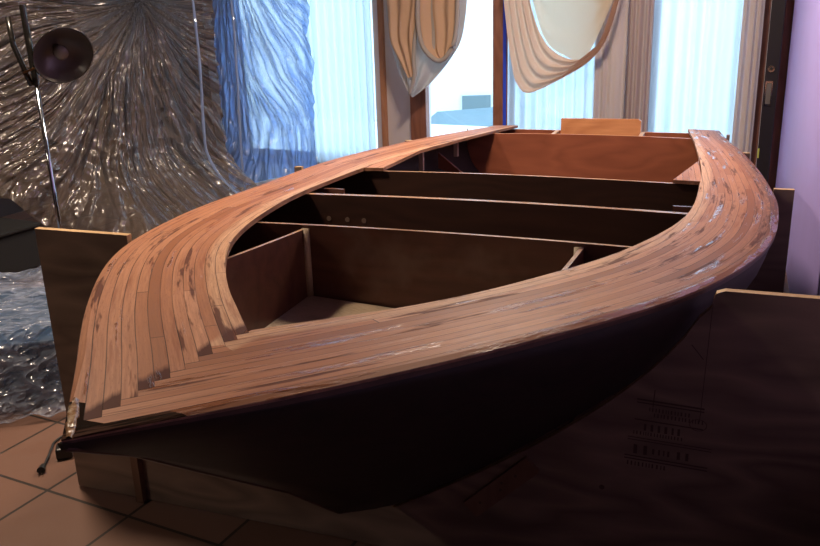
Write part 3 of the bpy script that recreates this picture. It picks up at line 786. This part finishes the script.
# ------------------------------------------------------------------ plastic sheeting
def sheet(name, path, ztop, zbot, m_, att, seed, amp=.05, na=170, nh=90, kth=9., parent=None, pool=0.):
    """path(f) -> (e1, e2), zbot(f) height of the hem, att = (f, z) where the folds radiate from"""
    V = []; FO = []
    L = sum((Vector(path((k+1)/20))-Vector(path(k/20))).length for k in range(20))
    for i in range(na):
        f = i/(na-1); a = path(f); a2 = path(min(f+.01, 1)); a1 = path(max(f-.01, 0))
        t = Vector((a2[0]-a1[0], a2[1]-a1[1])).normalized(); nrm = Vector((t.y, -t.x))
        for j in range(nh):
            h = j/(nh-1); z = zbot(f)+(ztop-zbot(f))*h
            x = (f-att[0])*L; y = att[1]-z
            th = math.atan2(x, y+.12); r = math.hypot(x, y)
            w = th*kth+1.1*noise.noise(Vector((x*1.3, y*1.3, seed)))
            fo = noise.noise(Vector((w, r*.5, seed)))*1.0+.45*noise.noise(Vector((w*2.7, r*1.6, seed+9)))+.16*noise.noise(Vector((w*7, r*3., seed+5)))
            rd = abs(noise.noise(Vector((w*1.9, r*.8, seed+3))))
            cr = (.5-abs(noise.noise(Vector((x*6, z*6, seed+1)))))*.22+(.5-abs(noise.noise(Vector((x*15, z*15, seed+2)))))*.10
            dsp = amp*(fo-rd*.9)*min(1., .35+r)+amp*cr*.5
            dsp -= .022*abs(noise.noise(Vector((w*4.2, r*2.6, seed+6))))+.014*abs(noise.noise(Vector((x*13+z*4, z*9-x*5, seed+8))))
            dsp += pool*max(0., 1-z/.45)**2*min(1., max(0., f-.2)*5)
            sag = .02*noise.noise(Vector((x*2, z*2, 4)))
            V.append(RM(a[0]+nrm.x*dsp, a[1]+nrm.y*dsp, max(z+sag, .008))); FO.append((w*2.6+.6*noise.noise(Vector((x*3, y*3, 7))), r*2.4, seed))
    o = obj(name, V, grid(na, nh), m_, parent, True)
    at = o.data.attributes.new('fold', 'FLOAT_VECTOR', 'POINT'); at.data.foreach_set('vector', np.array(FO, dtype=np.float32).ravel())
    return o
def path1(f): return (-4.165+.375*f+.05*math.sin(f*5), 3.02+1.66*f)
def bot1(f): return float(np.interp(f, [.0, .07, .13, .2, .28], [.34, .30, .17, .06, .014]))   # hem lifts off the floor at the left
o = sheet('plastic_sheet', path1, 2.3, bot1, M['plastic'], (.66, 1.22), 3., .06, 300, 190, 7.5, pool=.56)
tag(o, 'crinkled clear plastic sheet tinted brown for lamp light, hanging behind the floor lamp', 'plastic sheet')
def path2(f): return (-3.93+.11*f-.03*math.sin(f*6), 4.80+.98*f)
o = sheet('plastic_sheet', path2, 2.3, lambda f: .012, M['plastic_blue'], (.25, 1.6), 11., .035, 110, 110, 8.)
tag(o, 'blue backlit plastic sheet hanging beside the leftmost window', 'plastic sheet')
for b0, e0, sway, lab in ((4.40, -3.74, .10, 'thin added streak of window light over the brown sheet, left of the other streak'), (4.74, -3.70, .07, 'thin added streak of window light on a plastic edge beside the blue sheet')):
    V = []; n1, n2 = 60, 10
    for i in range(n1):
        f = i/(n1-1); z = 2.3-2.28*f; sw = .03*math.sin(f*3)+sway*f*f+.02*noise.noise(Vector((f*5, b0, 0)))
        for j in range(n2):
            a = 2*math.pi*j/(n2-1); r = .005+.004*f+.004*noise.noise(Vector((f*14, math.cos(a)+b0, math.sin(a))))
            pl_ = (.58*max(0., 1-z/.45)**2+.05*f) if b0 < 4.6 else 0.
            V.append(RM(e0+pl_+r*math.cos(a), b0-sw-.2*pl_+r*1.2*math.sin(a), z))
    o = obj('plastic_edge_streak', V, grid(n1, n2), M['plastic_edge'], None, True)  # thin strips added to stand for window light along the sheet edges
    tag(o, lab, 'edge streak')
# black chest behind the sheet's lifted hem
ch = empty('black_chest', RM(-4.1, 2.75, 0)); T = Matrix.Translation(-ch.location)
mb = MB(); rbox(mb, -4.6, -3.66, 2.45, 2.90, .04, .25); mb.v = [T @ Vector(p) for p in mb.v]; mb.build('body', M['chest'], ch, bevel=.01)
mb = MB(); rbox(mb, -4.62, -3.64, 2.43, 2.92, .25, .27); mb.v = [T @ Vector(p) for p in mb.v]; mb.build('lid', M['chest'], ch, bevel=.008)
mb = MB(); rbox(mb, -4.58, -3.68, 2.47, 2.88, .0, .04); mb.v = [T @ Vector(p) for p in mb.v]; mb.build('plinth', M['chest'], ch)
tag(ch, 'low black chest on the floor under the plastic sheet at far left', 'chest')
# blue bin under loose plastic on the floor
BX, BY = -1.60, 2.93
bn = empty('storage_bin', (BX, BY, 0), math.radians(12))
mb = MB(); hx, hy, hh = .36, .30, .235
mb.add([(-hx+.03, -hy+.03, .005), (hx-.03, -hy+.03, .005), (hx-.03, hy-.03, .005), (-hx+.03, hy-.03, .005), (-hx, -hy, hh), (hx, -hy, hh), (hx, hy, hh), (-hx, hy, hh)],
       [(0, 3, 2, 1), (0, 1, 5, 4), (1, 2, 6, 5), (2, 3, 7, 6), (3, 0, 4, 7), (4, 5, 6, 7)])
mb.build('body', M['bin'], bn, bevel=.015)
mb = MB(); mb.box((-hx-.012, -hy-.012, hh-.012), (hx+.012, hy+.012, hh+.014)); mb.build('rim', M['bin'], bn, bevel=.006)
tag(bn, 'blue plastic storage bin on the tiles under clear plastic', 'storage bin')
V = []; FO = []; n = 80
for i in range(n):
    for j in range(n):
        x = -.50+1.06*i/(n-1); y = -.46+1.05*j/(n-1)
        dx = max(abs(x)-hx-.03, 0); dy = max(abs(y)-hy-.03, 0); e = math.hypot(dx, dy)
        top = hh+.03+.05*max(0, noise.noise(Vector((x*4, y*4, 1)))+.3)+.05*max(0, y)
        f = min(1, e/.11); z = top*(1-f*f*(3-2*f))+.014
        z += .045*abs(noise.noise(Vector((x*5+y*3, y*14-x*4, 2))))+.008*noise.noise(Vector((x*25, y*25, 3)))
        k = .78+.22*(1-f)
        V.append((x*(1 if e == 0 else 1-.08*f), y*(1 if e == 0 else 1-.08*f), max(z, .006))); FO.append((x*5+y*3, y*16-x*4, z*10))
o = obj('loose_plastic_sheet', V, grid(n, n), M['plastic_floor'], None, True)
at = o.data.attributes.new('fold', 'FLOAT_VECTOR', 'POINT'); at.data.foreach_set('vector', np.array(FO, dtype=np.float32).ravel())
o.location = (BX, BY, 0); o.rotation_euler.z = math.radians(12)
tag(o, 'crumpled clear plastic sheet lying over the blue bin on the floor', 'plastic sheet')

# ------------------------------------------------------------------ floor lamp
lx, ly = -1.386, 3.3
lp = empty('floor_lamp', (lx, ly, 0)); h0 = zc(-.255)
mb = MB(); mb.tube([(0, 0, 0), (0, 0, .012), (0, 0, .02)], [.13, .13, .05], 28); mb.build('base', M['black_metal'], lp)
mb = MB(); mb.tube([(0, 0, .015), (0, 0, h0)], .0078, 14); mb.build('pole', M['chrome'], lp, True)
mb = MB(); mb.tube([(0, 0, h0-.03), (0, 0, h0+.03), (-.005, 0, h0+.26)], [.011, .014, .011], 12); mb.build('joint', M['black_metal'], lp)
mb = MB(); mb.tube([(-.015, -.01, h0-.03), (-.035, -.015, h0+.05), (-.055, -.015, h0+.12), (-.06, -.01, h0+.22)], .010, 10); mb.build('arm', M['black_metal'], lp, True)
mb = MB(); mb.tube([(-.03, -.022, h0+.02), (.02, -.03, h0+.035), (.06, -.05, h0-.0)], .004, 8); mb.build('bracket', M['brass'], lp, True)
# reflector shade, mouth facing down to the right and the camera
hc = Vector((.135, -.05, zc(-.175))); ax = Vector((.50, -.62, -.36)).normalized()
s_, q_ = ax.orthogonal().normalized(), None; q_ = ax.cross(s_)
def dish(prof, name, m_):
    V = []; n = 40
    for d_, r in prof:
        for j in range(n):
            a = 2*math.pi*j/n; V.append(hc+ax*d_+(s_*math.cos(a)+q_*math.sin(a))*r)
    Fc = [(i*n+j, i*n+(j+1) % n, (i+1)*n+(j+1) % n, (i+1)*n+j) for i in range(len(prof)-1) for j in range(n)]
    return obj(name, V, Fc, m_, lp, True)
dish([(-.11, .022), (-.10, .03), (-.075, .035), (-.06, .055), (-.03, .088), (0, .107), (.008, .111), (.008, .108)], 'lamp_shade', M['black_metal'])
dish([(.008, .108), (0, .104), (-.03, .083), (-.058, .05), (-.07, .02), (-.071, .001)], 'reflector', M['shade_in'])
V = []
mb = MB(); mb.tube([hc-ax*.068, hc-ax*.045, hc-ax*.03, hc-ax*.005, hc+ax*.0], [.012, .013, .026, .024, .008], 16); mb.build('bulb', plain('unlit_bulb_glass', (.22, .21, .18), .12), lp, True)
tag(lp, 'black reflector floor lamp on a thin chrome pole before the plastic', 'floor lamp')

# ------------------------------------------------------------------ cord on the floor
pts = [(-1.18, 2.56, .012), (-1.165, 2.50, .012), (-1.146, 2.43, .006), (-1.140, 2.387, .006), (-1.128, 2.32, .006), (-1.121, 2.275, .006)]
cd = empty('extension_cord', (-1.14, 2.38, 0)); mb = MB()
full = [(-.90, 2.56, .006), (-.98, 2.60, .006), (-1.07, 2.58, .006), (-1.12, 2.50, .006)]+pts[2:]
sm = []
for k in range(len(full)-1):
    for f in range(6):
        t = f/6; p0 = Vector(full[max(k-1, 0)]); p1 = Vector(full[k]); p2 = Vector(full[k+1]); p3 = Vector(full[min(k+2, len(full)-1)])
        sm.append(.5*((2*p1)+(p2-p0)*t+(2*p0-5*p1+4*p2-p3)*t*t+(3*p1-p0-3*p2+p3)*t**3)-cd.location)
mb.tube(sm, .0036, 8); mb.build('cable', M['rubber'], cd, True)
mb = MB(); mb.tube([Vector((-1.121, 2.275, .010))-cd.location, Vector((-1.115, 2.243, .012))-cd.location], [.008, .012], 10); pl = mb.build('plug', M['rubber'], cd)
for s in (-.005, .005):
    mb = MB(); mb.tube([Vector((-1.115+s, 2.243, .012))-cd.location, Vector((-1.112+s, 2.228, .012))-cd.location], .0016, 6); mb.build('prong', M['chrome'], pl)
tag(cd, 'black power cord with a plug lying on the terracotta tiles', 'cord')
mb = MB(); mb.box((-.024, -.024, 0.001), (.024, .024, .038)); o = mb.build('power_adapter', M['black'], bevel=.006)
o.location = (-1.082, 2.345, 0); o.rotation_euler.z = .3
tag(o, 'small black block on the tiles beside the power cord, under the bow', 'adapter')

# ------------------------------------------------------------------ light
w = bpy.data.worlds.new('overcast'); bpy.context.scene.world = w; w.use_nodes = True
nt = w.node_tree; nt.nodes.clear(); g = N(nt)
bg = g.n('ShaderNodeBackground'); out = g.n('ShaderNodeOutputWorld')
tc = g.n('ShaderNodeTexCoord').outputs['Generated']; sx = g.n('ShaderNodeSeparateXYZ'); g.l(tc, sx.inputs[0])
g.l(g.ramp(sx.outputs[2], [(0., (.74, .86, 1.)), (.6, (.50, .68, 1.))]), bg.inputs[0]); bg.inputs[1].default_value = 7.
g.l(bg.outputs[0], out.inputs[0])
def lamp(name, loc, power, col, size):
    li = bpy.data.lights.new(name, 'AREA'); li.energy = power; li.color = col; li.shape = 'DISK'; li.size = size
    o = bpy.data.objects.new(name, li); C.objects.link(o); o.location = loc; return o
lamp('unseen_overhead_lamp', (-1.35, 2.75, 2.5), 56, (1., .78, .58), .3)
lamp('unseen_overhead_lamp', (-2.7, .5, 2.5), 14, (1., .84, .68), .4)  # unseen lamp added to brighten the left mold face and the floor
lamp('unseen_overhead_lamp', (.6, 3.95, 2.5), 88, (1., .78, .60), .4)  # unseen lamp added to warm the starboard deck

sc = bpy.context.scene
sc.view_settings.view_transform = 'Standard'; sc.view_settings.look = 'None'; sc.view_settings.gamma = 1.
sc.view_settings.use_curve_mapping = False; sc.view_settings.exposure = 0.
sc.cycles.max_bounces = 8; sc.cycles.transparent_max_bounces = 16
sc.cycles.use_denoising = True; sc.cycles.sample_clamp_indirect = 6
